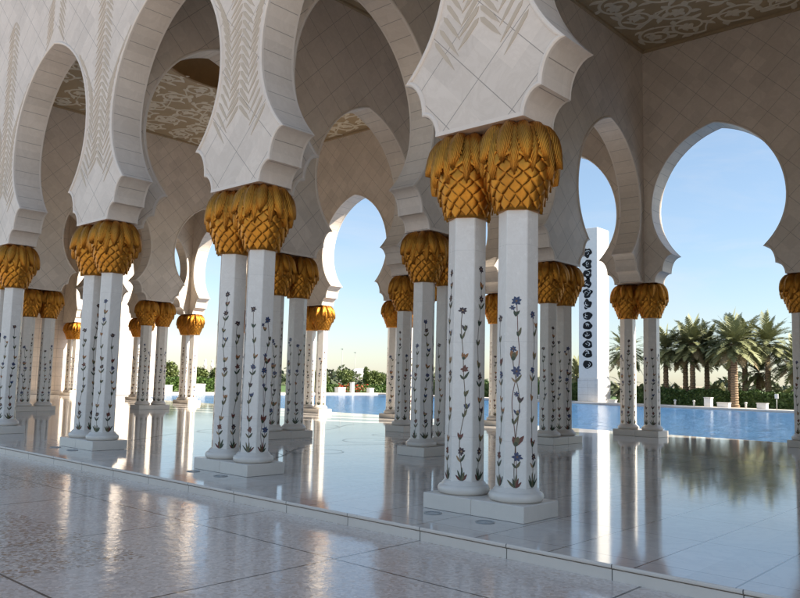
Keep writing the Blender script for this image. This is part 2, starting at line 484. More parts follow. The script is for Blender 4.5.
def inlay_mesh(variant):
    rng = random.Random(100+variant)
    mb = MB(); lift = [0.0]
    mi = {k: i for i, k in enumerate(INLK)}
    def face_fn(k):
        a = radians(-60+60*k); nx, ny = cos(a), sin(a); tx, ty = -ny, nx
        def put(p, q):
            r = hex_r(q)*.866+.0016+lift[0]
            return (nx*r+tx*p, ny*r+ty*p, q)
        return put
    def emit(put, pts, col):
        lift[0] = .0002+(lift[0]+.00017) % .0016
        mb.poly([put(p, q) for p, q in pts], mi[col])
    def petal(put, x, y, ang, L, w, col, tip=.62):
        ang += rng.uniform(-.13, .13); L *= rng.uniform(.82, 1.15); w *= rng.uniform(.85, 1.1)
        d = (cos(ang), sin(ang)); n = (-d[1], d[0]); pts = []
        for f, h in ((0, .12), (.25, .8), (tip, 1), (.86, .5), (1, 0), (.86, -.5), (tip, -1), (.25, -.8), (0, -.12)):
            pts.append((x+d[0]*L*f+n[0]*h*w, y+d[1]*L*f+n[1]*h*w))
        emit(put, pts, col)
    def ribbon(put, pts, w, col):
        lift[0] = .0002
        for (x0, y0), (x1, y1) in zip(pts, pts[1:]):
            L = hypot(x1-x0, y1-y0) or 1; n = (-(y1-y0)/L*w, (x1-x0)/L*w)
            mb.poly([put(x0+n[0], y0+n[1]), put(x0-n[0], y0-n[1]), put(x1-n[0], y1-n[1]), put(x1+n[0], y1+n[1])], mi[col])
    def flower(put, x, y, r, col, n=7):
        a0 = rng.random()*6
        for k in range(n): petal(put, x, y, a0+2*pi*k/n, r*(.9+.2*rng.random()), r*.27, col)
        m = [(x+r*.22*cos(2*pi*k/8), y+r*.22*sin(2*pi*k/8)) for k in range(8)]
        lift[0] = .0018; mb.poly([put(p, q) for p, q in m], mi['tan'] if col == 'purple' else mi['core'])
    def tulip(put, x, y, h, col, lean=0.0):
        for a, L, w in ((-.42, 1.0, .17), (.42, 1.0, .17), (0, .82, .2)):
            petal(put, x, y, pi/2+a+lean, h*L, h*w, col if a else rng.choice(('olive', col, 'tan')))
        petal(put, x, y-h*.02, pi/2+lean, h*.4, h*.2, 'green')
    def tuft(put, x, y, h):
        for a in (-.62, -.28, .05, .34, .68):
            petal(put, x+a*.02, y, pi/2-a, h*(1-.45*abs(a))*(.85+.3*rng.random()), h*.095, rng.choice(('green', 'olive', 'olive', 'red', 'green')), .4)
    def vine(put, half, top, blue, twin):
        y0 = HP+.165
        tuft(put, 0, y0, .165)
        amp = half*(.34 if twin else .26); ph = rng.random()*6
        w1, w2 = rng.uniform(3.2, 4.4), rng.uniform(7, 9)
        sx = lambda y, s=1: s*amp*(sin((y-y0)*w1+ph)+.35*sin((y-y0)*w2+ph*2))*min(1, (y-y0)/.3)
        stems = (1, -1) if twin else (1,)
        for si, s in enumerate(stems):
            tp = top if si == 0 else top-.55
            n = int((tp-y0)/.03)
            ribbon(put, [(sx(y0+k*.03, s), y0+k*.03) for k in range(n+1)], .0044, 'red' if twin and rng.random() < .6 else 'stem')
            if si: flower(put, sx(y0+n*.03, s), y0+n*.03, .042, 'blue', 6)
        y = y0+.25; k = 0
        while y < top-.16:
            s = stems[k % len(stems)]; x = sx(y, s); t = k % 4
            sgn = 1 if (k // 2) % 2 else -1
            if t == 0:
                petal(put, x, y-.03, pi/2+.6*sgn, .11, .017, rng.choice(('green', 'olive')), .45)
                petal(put, x, y-.03, pi/2-.6*sgn, .09, .014, rng.choice(('green', 'olive', 'tan')), .45)
                bx = x+sgn*half*.25
                flower(put, x-sgn*.01, y+.10, .049 if not blue else .06, 'blue' if blue else rng.choice(('purple', 'purple', 'red', 'blue')))
            elif t == 1:
                tulip(put, x, y-.02, .14 if blue else .10, rng.choice(('orange', 'orange', 'tan', 'red')), .15*sgn)
            elif t == 2:
                petal(put, x, y, pi/2-.4*sgn, .11, .016, 'olive', .45); petal(put, x, y, pi/2+.3*sgn, .08, .013, 'green', .45)
                if rng.random() < .6:
                    ribbon(put, [(x, y), (x+sgn*half*.25, y+.05), (x+sgn*half*.38, y+.11)], .0028, 'stem')
                    tulip(put, x+sgn*half*.38, y+.105, .085, rng.choice(('purple', 'orange', 'blue')), .1*sgn)
            else:
                tulip(put, x, y, .085, rng.choice(('olive', 'green', 'purple', 'orange')), -.15*sgn)
                if blue: flower(put, x-sgn*half*.35, y+.1, .034, 'blue', 6)
            y += .215+rng.random()*.05; k += 1
        flower(put, sx(top), top, .05 if not blue else .062, 'blue' if blue or rng.random() < .5 else 'purple')
    #           faces start at the one turned 60 degrees right of the court side
    tops = ([2.42, 2.95, 2.25, 2.75, 2.42, 2.9], [2.5, 2.35, 2.62, 2.45, 3.0, 2.3])[variant]
    for k in range(6):
        big = (variant == 1 and k in (0, 3)) or (variant == 0 and k == 4)
        vine(face_fn(k), .105, tops[k], big, big)
    return mb.mesh('flower_inlay', INLM)

def cap_r(z):   # radius of the scaly core of a capital, z above its lower edge
    pts = [(0, .258), (.10, .288), (.22, .338), (.36, .392), (.52, .436), (.66, .458), (.80, .448), (.93, .385), (1.02, .29), (1.075, .20)]
    for (a, r), (b, q) in zip(pts, pts[1:]):
        if a <= z <= b: return r+(q-r)*(z-a)/(b-a)
    return pts[-1][1]
def capital_mesh():
    rng = random.Random(5); mb = MB()
    mb.lathe([(cap_r(z)-.012, ZC+z) for z in (0.0, .05, .1, .2, .3, .4, .5, .6, .7, .8, .9, 1.0, 1.075)], 32)
    rows, per = 8, 13
    for j in range(rows):
        zt = .175+j*.082
        for k in range(per):
            a = 2*pi*(k+.5*(j % 2))/per + rng.uniform(-.012, .012)
            hh, R = .172*rng.uniform(.95, 1.05), cap_r(max(zt-.08, 0))
            w = pi/per*1.02; grid = []
            NB, NA = 6, 4
            for b in range(NB+1):
                f = b/NB
                prof = (min(1.0, .30+1.5*f) if f < .47 else max(0.0, 1-((f-.47)/.53)**1.9))
                row = []
                for q in range(NA+1):
                    g = q/NA*2-1
                    z = zt-f*hh
                    bulge = .005+.036*f**1.1-.014*(g*g)*(1-f*.4)
                    r = cap_r(max(z, 0))+bulge
                    aa = a+g*w*prof
                    row.append(mb.vert((r*cos(aa), r*sin(aa), ZC+z)))
                grid.append(row)
            for b in range(NB):
                for q in range(NA):
                    mb.face((grid[b][q], grid[b][q+1], grid[b+1][q+1], grid[b+1][q]), 0, True)
            # small rim that gives the scale its thickness
            rim = [grid[b][0] for b in range(3, NB+1)] + [grid[b][NA] for b in range(NB, 2, -1)]
            inn = []
            for v in rim:
                x, y, z = mb.v[v]; s = 1-.03/max(hypot(x, y), .1); inn.append(mb.vert((x*s, y*s, z+.006)))
            for p in range(len(rim)-1): mb.face((rim[p], rim[p+1], inn[p+1], inn[p]))
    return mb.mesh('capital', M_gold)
def fronds_mesh():
    rng = random.Random(8); mb = MB()
    def frond(a, tipz, out, w, twist, lift):
        path = [(.17, 1.085), (.27, 1.075), (.36, 1.035), (.425, .96), (.480, .86), (.508, .75), (.520+out*.3, .65), (.524+out*.7, .57), (.516+out, .50)]
        k = (1.06-tipz)/(1.06-.50)
        path = [(r+lift, 1.085-(1.085-z)*k+lift*.6) for r, z in path]
        n = 30; rows = []
        for i in range(n+1):
            f = i/n; x = f*(len(path)-1); j = min(int(x), len(path)-2); u = x-j
            r = path[j][0]*(1-u)+path[j+1][0]*u; z = path[j][1]*(1-u)+path[j+1][1]*u
            hw = w*(.50+.5*sin(min(1, f*1.5)*pi/2)) if f < .55 else w*max(0.0, 1-((f-.55)/.45)**1.6)
            row = []
            for g in (-1, -.5, 0, .5, 1):
                da = g*hw*((1.0 if i % 2 else .84) if abs(g) == 1 else 1.0)/max(r, .2)+twist*f
                rr = r+.012*(1-abs(g))-.050*g*g+(.007 if g == 0 else 0)
                zz = z-(.02 if abs(g) == 1 and i % 2 else 0)-.012*abs(g)
                row.append((mb.vert((rr*cos(a+da), rr*sin(a+da), ZC+zz)), (g, f)))
            rows.append(row)
        for r0, r1 in zip(rows, rows[1:]):
            for q in range(4):
                c = (r0[q], r0[q+1], r1[q+1], r1[q])
                mb.face([v for v, _ in c], 0, True, [uv for _, uv in c])
    N = 11
    for k in range(N):      # lower layer first, then the upper fronds between
        frond(2*pi*(k+.5)/N+rng.uniform(-.05, .05), .40+rng.uniform(-.05, .05), -.030+rng.uniform(-.01, .006), .118, rng.uniform(-.05, .05), -.026)
    for k in range(N):
        frond(2*pi*k/N+rng.uniform(-.05, .05), .53+rng.uniform(-.07, .06), .0+rng.uniform(-.01, .016), .120, rng.uniform(-.06, .06), .006)
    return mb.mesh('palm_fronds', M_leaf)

ME = dict(shaft=shaft_mesh(), base=base_mesh(), plinth=plinth_mesh(), inlay=[inlay_mesh(0), inlay_mesh(1)], cap=capital_mesh(), fronds=fronds_mesh())
def column_pair(row, n, label, x=None):
    loc = (RX(n) if x is None else x, RY[row], 0)
    rz = pi/2 if row in 'BC' else 0.0
    root = thing('column_pair', label, 'column pair', loc, rz, 'gilded marble column pairs of the arcade')
    link('plinth', ME['plinth'], root)
    rng = random.Random(n*7+ord(row))
    for i, s in enumerate((-1, 1)):
        turn = 0 if row+str(n) == 'A1' else radians(60)*rng.randrange(6)
        sh = link('shaft', ME['shaft'], root, (s*CO, 0, 0), turn)
        link('base_moulding', ME['base'], sh); link('flower_inlay', ME['inlay'][i], sh)
        cp = link('capital', ME['cap'], root, (s*CO, 0, 0), rng.uniform(0, 6.28))
        link('palm_fronds', ME['fronds'], cp)
    return root
LAB = {
 'A0': 'front column pair standing against the added shading block, outside the right edge',
 'A1': 'largest column pair, nearest the camera, standing at the courtyard step with twining blue flowers',
 'A2': 'second largest column pair at the courtyard step, second in the front row from the right',
 'A3': 'third column pair of the front row, between the leftmost front pair and the second largest',
 'A4': 'front row column pair cut off by the left edge of the picture',
 'A5': 'front row column pair just outside the left edge',
 'A6': 'last column pair at the far left end of the front row',
 'B2': 'column pair just left of the nearest pair, under the dark cross wall',
 'B3': 'column pair close behind the right shoulder of the second largest front pair',
 'B7': 'inner column pair just outside the left edge, on the farthest cross wall',
 'B6': 'inner column pair beside the leftmost front pair, small capitals under the far left cross wall',
 'C2': 'column pair in shadow just right of the nearest pair, left of the calligraphy tower',
 'C3': 'slim column pair directly right of the pool-side pair at the central sky arch',
 'C7': 'inner column pair on the farthest cross wall, hidden behind the third front pair',
 'C6': 'distant inner column pair with shaded capitals, left of the sunlit pair by the pool',
 'D0': 'pool-side column pair against the added shading block, outside the right edge',
 'D1': 'pool-side column pair cut off by the right edge of the picture, right of the palms',
 'D2': 'pool-side column pair in shade between the calligraphy tower and the palm grove',
 'D3': 'pool-side column pair showing only between the two shafts of the nearest pair',
 'D4': 'pool-side column pair at the right edge of the central sky arch',
 'D5': 'pool-side column pair with sunlit white right side, left of the central sky arch',
 'D6': 'pool-side column pair hidden behind the second largest front pair',
 'D7': 'farthest brightly sunlit pool-side column pair, glowing gold capitals before the far hedge',
 'D8': 'small distant pool-side column pair peeking out beside the third front pair, bright wall behind',
 'D9': 'distant pool-side column pair hidden behind the third front pair',
}
for k, lab in LAB.items():
    column_pair(k[0], int(k[1:]), lab)
column_pair('D', 10, 'tiny far column pair against the sunlit end wall, just left of the third front pair', -43.35)

# ------------------------------------------------------------------ ceilings
def vines(mb, x0, x1, y0, y1, z, rng, hole=None):
    def ribbon(pts, w):
        n = len(pts); rows = []
        for i, (x, y) in enumerate(pts):
            a, b = pts[max(i-1, 0)], pts[min(i+1, n-1)]
            L = hypot(b[0]-a[0], b[1]-a[1]) or 1; nx, ny = -(b[1]-a[1])/L, (b[0]-a[0])/L
            ww = w(i/(n-1)) if callable(w) else w
            rows.append([mb.vert((x+nx*ww, y+ny*ww, z)), mb.vert((x, y, z-.03)), mb.vert((x-nx*ww, y-ny*ww, z))])
        for r0, r1 in zip(rows, rows[1:]):
            for k in range(2): mb.face((r0[k], r0[k+1], r1[k+1], r1[k]), 0, True)
    def blade(x, y, a, L, w):
        bend = rng.uniform(-.7, .7)
        pts = [(x+L*f*cos(a+bend*f), y+L*f*sin(a+bend*f)) for f in [k/6 for k in range(7)]]
        ribbon(pts, lambda f: w*sin(pi*min(1, f*.86+.14))**.8+.004)
    st = 1.18; ix = int((x1-x0)/st); iy = int((y1-y0)/st); sx, sy = (x1-x0)/ix, (y1-y0)/iy
    for i in range(ix):
        for j in range(iy):
            cx, cy = x0+(i+.5)*sx+rng.uniform(-.1, .1), y0+(j+.5)*sy+rng.uniform(-.1, .1)
            if hole and hypot(cx-hole[0], cy-hole[1]) < hole[2]+.50: continue
            hand = 1 if (i+j) % 2 else -1; a0 = rng.random()*6.28; R = rng.uniform(.52, .66); turns = rng.uniform(1.2, 1.5)
            P = lambda f: (cx+R*(1-.78*f)*cos(a0+hand*2*pi*turns*f), cy+R*(1-.78*f)*sin(a0+hand*2*pi*turns*f))
            ribbon([P(k/44) for k in range(45)], lambda f: .050-.018*f)
            for f in (.08, .2, .33, .47, .62, .78):
                p, q = P(f), P(f+.02); a = atan2(q[1]-p[1], q[0]-p[0])
                blade(*p, a-hand*rng.uniform(.5, 1.0), rng.uniform(.28, .44), rng.uniform(.065, .105))
            e = P(1.0)
            for k in range(5): blade(*e, a0+1.256*k, .25, .095)
            # stem that joins the next scroll
            if i+1 < ix:
                p, q = P(0), (cx+sx*.9, cy+rng.uniform(-.4, .4))
                if hole and min(hypot(p[0]-hole[0], p[1]-hole[1]), hypot(q[0]-hole[0], q[1]-hole[1])) < hole[2]+.5: continue
                m = ((p[0]+q[0])/2+rng.uniform(-.3, .3), (p[1]+q[1])/2+rng.uniform(-.4, .4))
                ribbon([((1-f)**2*p[0]+2*f*(1-f)*m[0]+f*f*q[0], (1-f)**2*p[1]+2*f*(1-f)*m[1]+f*f*q[1]) for f in [k/14 for k in range(15)]], .027)
def ceiling(label, x0, x1, y0, y1, hole=None, vine=True):
    root = thing('ceiling', label, 'ceiling', (0, 0, 0))
    mb = MB(); z, zt = ZCEIL, ZCEIL+.35
    if hole:
        cx, cy, r = hole; n = 64
        sq = []
        for k in range(n):
            a = 2*pi*k/n; dx, dy = cos(a), sin(a)
            t = min((x1-cx)/dx if dx > 1e-9 else (x0-cx)/dx if dx < -1e-9 else 1e9, (y1-cy)/dy if dy > 1e-9 else (y0-cy)/dy if dy < -1e-9 else 1e9)
            sq.append((cx+dx*t, cy+dy*t))
        for zz in (z, zt):
            for k in range(n):
                a, b = 2*pi*k/n, 2*pi*(k+1)/n; p, q = sq[k], sq[(k+1) % n]
                pts = [(cx+r*cos(a), cy+r*sin(a), zz), (cx+r*cos(b), cy+r*sin(b), zz), (*q, zz)]
                if abs(p[0]-q[0]) > 1e-6 and abs(p[1]-q[1]) > 1e-6:
                    pts.append((x1 if max(p[0], q[0]) > cx else x0, y1 if max(p[1], q[1]) > cy else y0, zz))
                pts.append((*p, zz)); mb.poly(pts)
        dm = MB()
        dm.lathe([(r+.12, z-.03), (r, z-.03), (r, z), (r, z+1.0), (r-.06, z+1.05), (r, z+1.1)] + [(r*cos(a), z+1.1+r*sin(a)) for a in [pi/2*k/12 for k in range(1, 12)]] + [(.02, z+1.1+r)], 48, 0, True, (cx, cy), False)
        dm.build('dome', M_dome, root)
        dm2 = MB()
        dm2.lathe([(r+.35, zt), (r+.35, z+1.3)] + [((r+.3)*cos(a), z+1.3+(r+.3)*sin(a)) for a in [pi/2*k/12 for k in range(0, 12)]] + [(.02, z+1.6+r)], 48, 0, True, (cx, cy), False)
        dm2.build('dome_shell', M_white, root)
    else:
        mb.box(x0, x1, y0, y1, z, zt)
    mb.build('panel', M_ceil, root)
    cm = MB()
    w, h = .10, .07
    cm.box(x0, x1, y0, y0+w, z-h, z-.002); cm.box(x0, x1, y1-w, y1, z-h, z-.002)
    cm.box(x0, x0+w, y0+w+.002, y1-w-.002, z-h, z-.002); cm.box(x1-w, x1, y0+w+.002, y1-w-.002, z-h, z-.002)
    cm.build('cornice', M_ceil, root)
    if vine:
        vm = MB(); vines(vm, x0+w+.05, x1-w-.05, y0+w+.05, y1-w-.05, z-.001, random.Random(int(x0*10)+999), hole)
        vm.build('vine_relief', M_vine, root)
yA, yD = T-.004, RY['D']-T+.004
ceiling('carved ceiling at the top right, pale vine scrolls over ochre', RX(2)+T-.004, 5.3, yA, yD, (0.0, 7.5, 3.1))
ceiling('narrow carved ceiling strip over the passage behind the second front pair', RX(3)+T-.004, RX(2)-T+.004, yA, yD)
ceiling('carved ceiling with a dark gold dome opening, seen through the left arches', RX(6)+T-.004, RX(3)-T+.004, yA, yD, (-14.95, 7.3, 3.05))
ceiling('narrow passage ceiling between the two farthest cross walls', RX(7)+T-.004, RX(6)-T+.004, yA, yD, None, False)
ceiling('far left ceiling behind the last cross wall', -44.4, RX(7)-T+.004, yA, yD, None, False)

# ------------------------------------------------------------------ plain end building, added shading block, side wall
def uvbox(mb, x0, x1, y0, y1, z0, z1, mat=0):
    for pts, uv in (([(x0,y0,z0),(x1,y0,z0),(x1,y0,z1),(x0,y0,z1)], 0), ([(x0,y1,z0),(x1,y1,z0),(x1,y1,z1),(x0,y1,z1)], 0),
                    ([(x0,y0,z0),(x0,y1,z0),(x0,y1,z1),(x0,y0,z1)], 1), ([(x1,y0,z0),(x1,y1,z0),(x1,y1,z1),(x1,y0,z1)], 1)):
        mb.poly(pts, mat, False, [(p[uv], p[2]) for p in pts])
    mb.poly([(x0,y0,z1),(x1,y0,z1),(x1,y1,z1),(x0,y1,z1)], mat, False, [(.3, .3)]*4)
def plain_building(label, x0, x1, y0, y1, h):
    root = thing('building', label, 'building')
    mb = MB(); uvbox(mb, x0, x1, y0, y1, -.14, h); mb.build('wall', M_rect, root)
    pm = MB(); pm.box(x0-.12, x1+.12, y0-.12, y1+.12, h, h+.4, 0, .04); pm.build('parapet', M_mould, root)
    pm = MB(); pm.box(x0-.06, x1+.06, y0-.06, y1+.06, 0.004, .28, 0, .02); pm.build('base_course', M_plinth, root)
plain_building('sunlit white end building of coursed marble behind the far left columns', -60, -44.5, -.3, 21.6, 13.9)
plain_building('unseen white block added beyond the right edge to keep sun off the arcade', 5.75, 21.0, -.28, 19.75, 18.0)  # unseen block, added so its shadow covers the right end of the arcade
bw = thing('side_wall', 'plain white front wall continuing beyond the last front column pair', 'wall')
mb = MB(); uvbox(mb, -44.45, -25.8, -.3, .3, 0, ZTOP); mb.build('masonry', M_rect, bw)

# ------------------------------------------------------------------ floors, step, pool
PY0, PY1 = -1.374, 16.35
mb = MB()
mb.box(-60.2, 30, PY0+.014, PY1-.014, -.30, -.046, 1); mb.box(-60.2, 30, PY0+.06, PY1-.06, -.047, -.033, 1)
def nosed(x0, x1, y0, y1):
    # top slab with rounded nosing on both long sides
    prof = [(y0+.004, -.034), (y0, -.026), (y0, -.010), (y0+.004, -.003), (y0+.012, 0.0), (y1-.012, 0.0), (y1-.004, -.003), (y1, -.010), (y1, -.026), (y1-.004, -.034)]
    a = [mb.vert((x0, y, z)) for y, z in prof]; b = [mb.vert((x1, y, z)) for y, z in prof]
    for k in range(len(prof)): mb.face((a[k], b[k], b[(k+1) % len(prof)], a[(k+1) % len(prof)]), 0 if k == 4 else 1)
    mb.face(a, 0); mb.face(b[::-1], 0)
nosed(-60.2, 30, PY0, PY1)
kind(mb.build('floor_platform', [M_plat, M_riser]), 'structure')
mb = MB(); mb.poly([(-160, -160, -.14), (160, -160, -.14), (160, PY0+.05, -.14), (-160, PY0+.05, -.14)])
kind(mb.build('courtyard_floor', M_court), 'structure')
mb = MB(); mb.poly([(-150, -150, -.134), (150, -150, -.134), (150, -11.2, -.134), (-150, -11.2, -.134)])  # unseen sheet added to bounce warm sunlight onto the front wall
kind(mb.build('bounce_paving', m_plain('beige_bounce_paving', (.48, .42, .37), .5)), 'structure')
mb = MB(); mb.poly([(-3000, -3000, -.35), (3000, -3000, -.35), (3000, 3000, -.35), (-3000, 3000, -.35)])
kind(mb.build('ground', M_ground), 'structure')
mb = MB(); mb.poly([(-50.4, PY1-.05, -.17), (40, PY1-.05, -.17), (40, 51, -.17), (-50.4, 51, -.17)])
kind(mb.build('pool_water', M_water), 'structure')
mb = MB(); mb.box(-51.2, 40, 50.8, 51.25, -.35, .0, 0, .02); mb.box(-51.2, -50.3, 16.4, 50.79, -.35, .0, 0, .02)
kind(mb.build('pool_kerb', M_kerb), 'structure')
mb = MB(); mb.box(-51.19, 60, 51.26, 54.6, -.35, -.03)
mb.box(-54.2, -51.21, 21.8, 54.6, -.35, -.03)
kind(mb.build('pool_path', m_plain('paving', (.50, .45, .39), .8)), 'structure')
mb = MB(); mb.box(-120, 70, 54.61, 90, -.35, -.05); mb.box(-120, -54.21, 10, 54.6, -.35, -.05)
kind(mb.build('lawn', M_lawn), 'structure')
# thin dark scroll lines let into the platform floor
mb = MB()
def fl(pts, w=.018):
    for (x0, y0), (x1, y1) in zip(pts, pts[1:]):
        L = hypot(x1-x0, y1-y0) or 1; nx, ny = -(y1-y0)/L*w, (x1-x0)/L*w
        mb.poly([(x0+nx, y0+ny, .004), (x0-nx, y0-ny, .004), (x1-nx, y1-ny, .004), (x1+nx, y1+ny, .004)])
for cx, cy, R, a0, tn in ((-8.0, 6.3, 1.1, .4, 1.3), (-9.2, 8.2, .8, 2.2, -1.3), (-6.8, 3.4, .7, 4, 1.2), (-12.5, 5.2, 1.2, 1, -1.3), (-13.2, 9.0, 1.1, 3, 1.3), (-8.2, 10.6, 1.0, 5, -1.3), (-6.9, 1.9, .5, 0, 1.2)):
    fl([(cx+R*(1-.7*f)*cos(a0+2*pi*tn*f), cy+R*(1-.7*f)*sin(a0+2*pi*tn*f)) for f in [k/50 for k in range(51)]])
fl([(-6.3+.55*sin(y*1.2)-.22*y, y) for y in [1.2+k*.2 for k in range(56)]])
fl([(-11.5+.7*sin(y*.9+1)-.1*y, y) for y in [1.2+k*.2 for k in range(62)]])
kind(mb.build('floor_inlay', M_floorinlay), 'structure')
# round lights let into the platform in front of the front pairs
for n, who in ((1, 'the nearest'), (2, 'the second largest'), (3, 'the third')):
    for s, side in ((-1, 'left'), (1, 'right')):
        t = thing('floor_light', f'round grey floor light in front of the {side} shaft of {who} front pair', 'floor light', (RX(n)+s*.375, -.60, .0), 0, 'round lights in the platform floor')
        mb = MB(); mb.lathe([(.108, .001), (.108, .007), (.09, .010), (.088, .004)], 28, 0, True, (0, 0), False); mb.build('rim', M_metal, t)
        mb = MB(); mb.lathe([(.09, .001), (.09, .005), (.02, .006)], 28, 0, True); mb.build('glass', M_lamp_glass, t)

# ------------------------------------------------------------------ tower beyond the pool
tw = thing('tower', 'tall white tower with a column of black calligraphy, across the pool', 'tower', (-26.6, 52.7, 0))
mb = MB(); mb.box(-.88, .88, -1.05, 1.05, 1.95, 14.9, 0, .02); mb.build('shaft', M_white, tw)
mb = MB(); uvbox(mb, -.94, .94, -1.12, 1.12, -.03, 1.945); mb.build('base', wall_marble('tower_base_slabs', 'rect', (.72, .71, .69)), tw)
rng = random.Random(4)
for i, z in enumerate((12.75, 11.75, 10.9, 10.1, 9.25, 8.3, 7.3, 6.45, 5.65, 4.85, 4.05, 3.15)):
    mb = MB(); rx, rz = (.36+.06*rng.random(), .40) if i < 6 else (.44, .34)
    n = 26; yb = -1.052; ph = [rng.uniform(0, 6) for _ in range(3)]; am = .16 if i < 6 else .06
    rr = [1+am*sin(3*2*pi*k/n+ph[0])+am*.7*sin(5*2*pi*k/n+ph[1]) for k in range(n)]
    ring = [(rx*r*cos(2*pi*k/n), rz*r*sin(2*pi*k/n)) for k, r in enumerate(rr)]
    f = [mb.vert((x-.04, yb-.03, z+y)) for x, y in ring]; g = [mb.vert((x-.04, yb+.01, z+y)) for x, y in ring]
    mb.face(f, 0)
    for k in range(n): mb.face((f[k], f[(k+1) % n], g[(k+1) % n], g[k]), 0)
    for q in range(3):     # pale strokes between the letters
        a0, R, w = rng.uniform(0, 6), rng.uniform(.08, .22), .02
        ox, oz = rng.uniform(-.1, .1), rng.uniform(-.12, .12)
        pts = [(ox-.04+R*cos(a0+2.6*k/9), oz+z+R*.8*sin(a0+2.6*k/9)) for k in range(10)]
        for (x0, z0), (x1, z1) in zip(pts, pts[1:]):
            L = hypot(x1-x0, z1-z0) or 1; nx, nz = -(z1-z0)/L*w, (x1-x0)/L*w
            mb.poly([(x0+nx, yb-.033-.001*q, z0+nz), (x0-nx, yb-.033-.001*q, z0-nz), (x1-nx, yb-.033-.001*q, z1-nz), (x1+nx, yb-.033-.001*q, z1+nz)], 1)
    mb.build('calligraphy', [M_black, M_white], tw)

# ------------------------------------------------------------------ planting
def leaves(mb, pts, size, rng, mat=0):
    for p in pts:
        a, b = rng.uniform(0, 6.28), rng.uniform(-1, 1)
        u = Vector((cos(a), sin(a), b)).normalized(); w = u.orthogonal().normalized()
        w = w*cos(b*3)+u.cross(w)*sin(b*3); s = size*rng.uniform(.6, 1.3); p = Vector(p)
        mb.poly([p-u*s, p-w*s*.5, p+u*s, p+w*s*.5], mat)
def hedge(label, x0, x1, y0, y1, h, mat, n, seed):
    rng = random.Random(seed); mb = MB(); mb.box(x0+.12, x1-.12, y0+.12, y1-.12, -.05, h-.14)
    pts = []
    for _ in range(n):
        f = rng.random(); x, y = rng.uniform(x0, x1), rng.uniform(y0, y1)
        bump = .10*sin(x*1.7+seed)+.07*sin(x*4.1+y*3)
        if f < .42: pts.append((x, y, h+bump-.05+rng.uniform(-.12, .08)))
        elif f < .8:
            if x1-x0 > y1-y0: pts.append((x, y0+rng.uniform(-.04, .12), rng.uniform(0, h)))
            else: pts.append((x1-rng.uniform(-.04, .12), y, rng.uniform(0, h)))
        else: pts.append((x0+rng.uniform(-.04, .1) if f < .9 else x1-rng.uniform(-.04, .1), y, rng.uniform(0, h)))
    leaves(mb, pts, .14, rng)
    return tag(mb.build('hedge', mat), label, 'hedge')
hedge('long dark clipped hedge in front of the palm grove', -25.2, 12, 55.0, 56.3, 1.18, M_hedge, 16000, 1)
hedge('dark hedge stretch left of the calligraphy tower', -52, -28.2, 55.0, 56.3, 1.45, M_hedge, 9000, 2)
hedge('bright green hedge left of the pool, behind the white blocks', -55.9, -54.6, 24, 40, 1.15, M_hedge2, 8000, 3)
hedge('low green hedge under the round topiary trees', -55.6, -54.6, 46, 62, .78, M_hedge2, 7000, 4)
mb = MB(); rng = random.Random(9)
leaves(mb, [(rng.uniform(-54.4, -53.6), rng.uniform(48.6, 52.6), rng.uniform(.15, .75)+.2*sin(i)) for i in range(240)], .09, rng, 0)
leaves(mb, [(rng.uniform(-54.4, -53.6), rng.uniform(48.4, 55), rng.uniform(0, .55)) for i in range(500)], .11, rng, 1)
kind(mb.build('flower_bed', [M_red, M_hedge2]), 'stuff')

def ball_tree(name, label, x, y, zc, r, seed, sq=1.0, group=None, cat='tree'):
    rng = random.Random(seed); root = thing(name, label, cat, (x, y, -.05), 0, group)
    mb = MB(); mb.tube([(0, 0, 0), (.03, .02, zc*.5), (0, 0, zc)], [.13, .10, .08], 7); mb.build('trunk', M_trunk, root)
    mb = MB(); pts = []
    blobs = [(Vector((0, 0, zc)), r*.9)]+[(Vector((rng.uniform(-.5, .5)*r, rng.uniform(-.5, .5)*r, zc+rng.uniform(-.4, .42)*r*sq)), r*rng.uniform(.45, .6)) for _ in range(9)]
    for _ in range(2600):
        c, R = rng.choice(blobs)
        d = Vector((rng.gauss(0, 1), rng.gauss(0, 1), rng.gauss(0, 1))).normalized()*R*rng.uniform(.72, 1.03)
        d.z *= sq; p = c+d
        if p.z > .25: pts.append(p)
    leaves(mb, pts, .12, rng); mb.build('crown', M_topi, root)
TG = 'round topiary trees left of the pool'
ball_tree('topiary_tree', 'round clipped tree directly left of the sunlit pillar below the pale dome', -60, 55.7, 1.65, 1.1, 1, .92, TG)
ball_tree('topiary_tree', 'round clipped tree touching the sunlit column pair left of the sky arch', -60, 51.3, 1.5, 1.05, 2, .95, TG)
ball_tree('topiary_tree', 'round clipped tree right of the pale dome, under the pointed cypress', -60, 60.6, 1.6, 1.15, 3, .9, TG)
ball_tree('topiary_tree', 'round clipped tree above the bright hedge, right of the farthest sunlit pair', -60, 35.4, 1.55, .85, 4, .95, TG)
ball_tree('topiary_tree', 'round dark tree above the bright hedge, touching the second largest front pair', -60, 37.6, 1.5, .8, 5, .95, TG)
ball_tree('bushy_tree', 'loose bushy tree behind the white pillar, left of the farthest sunlit pair', -60, 32.0, 1.7, 1.0, 6, 1.25)
ball_tree('bushy_tree', 'dark bushy tree at the right side of the central sky arch', -63, 66.5, 1.5, 1.3, 7, .9)
ball_tree('cypress', 'small pointed cypress rising between the round trees beside the pale dome', -60, 59.0, 1.7, .55, 8, 2.6)

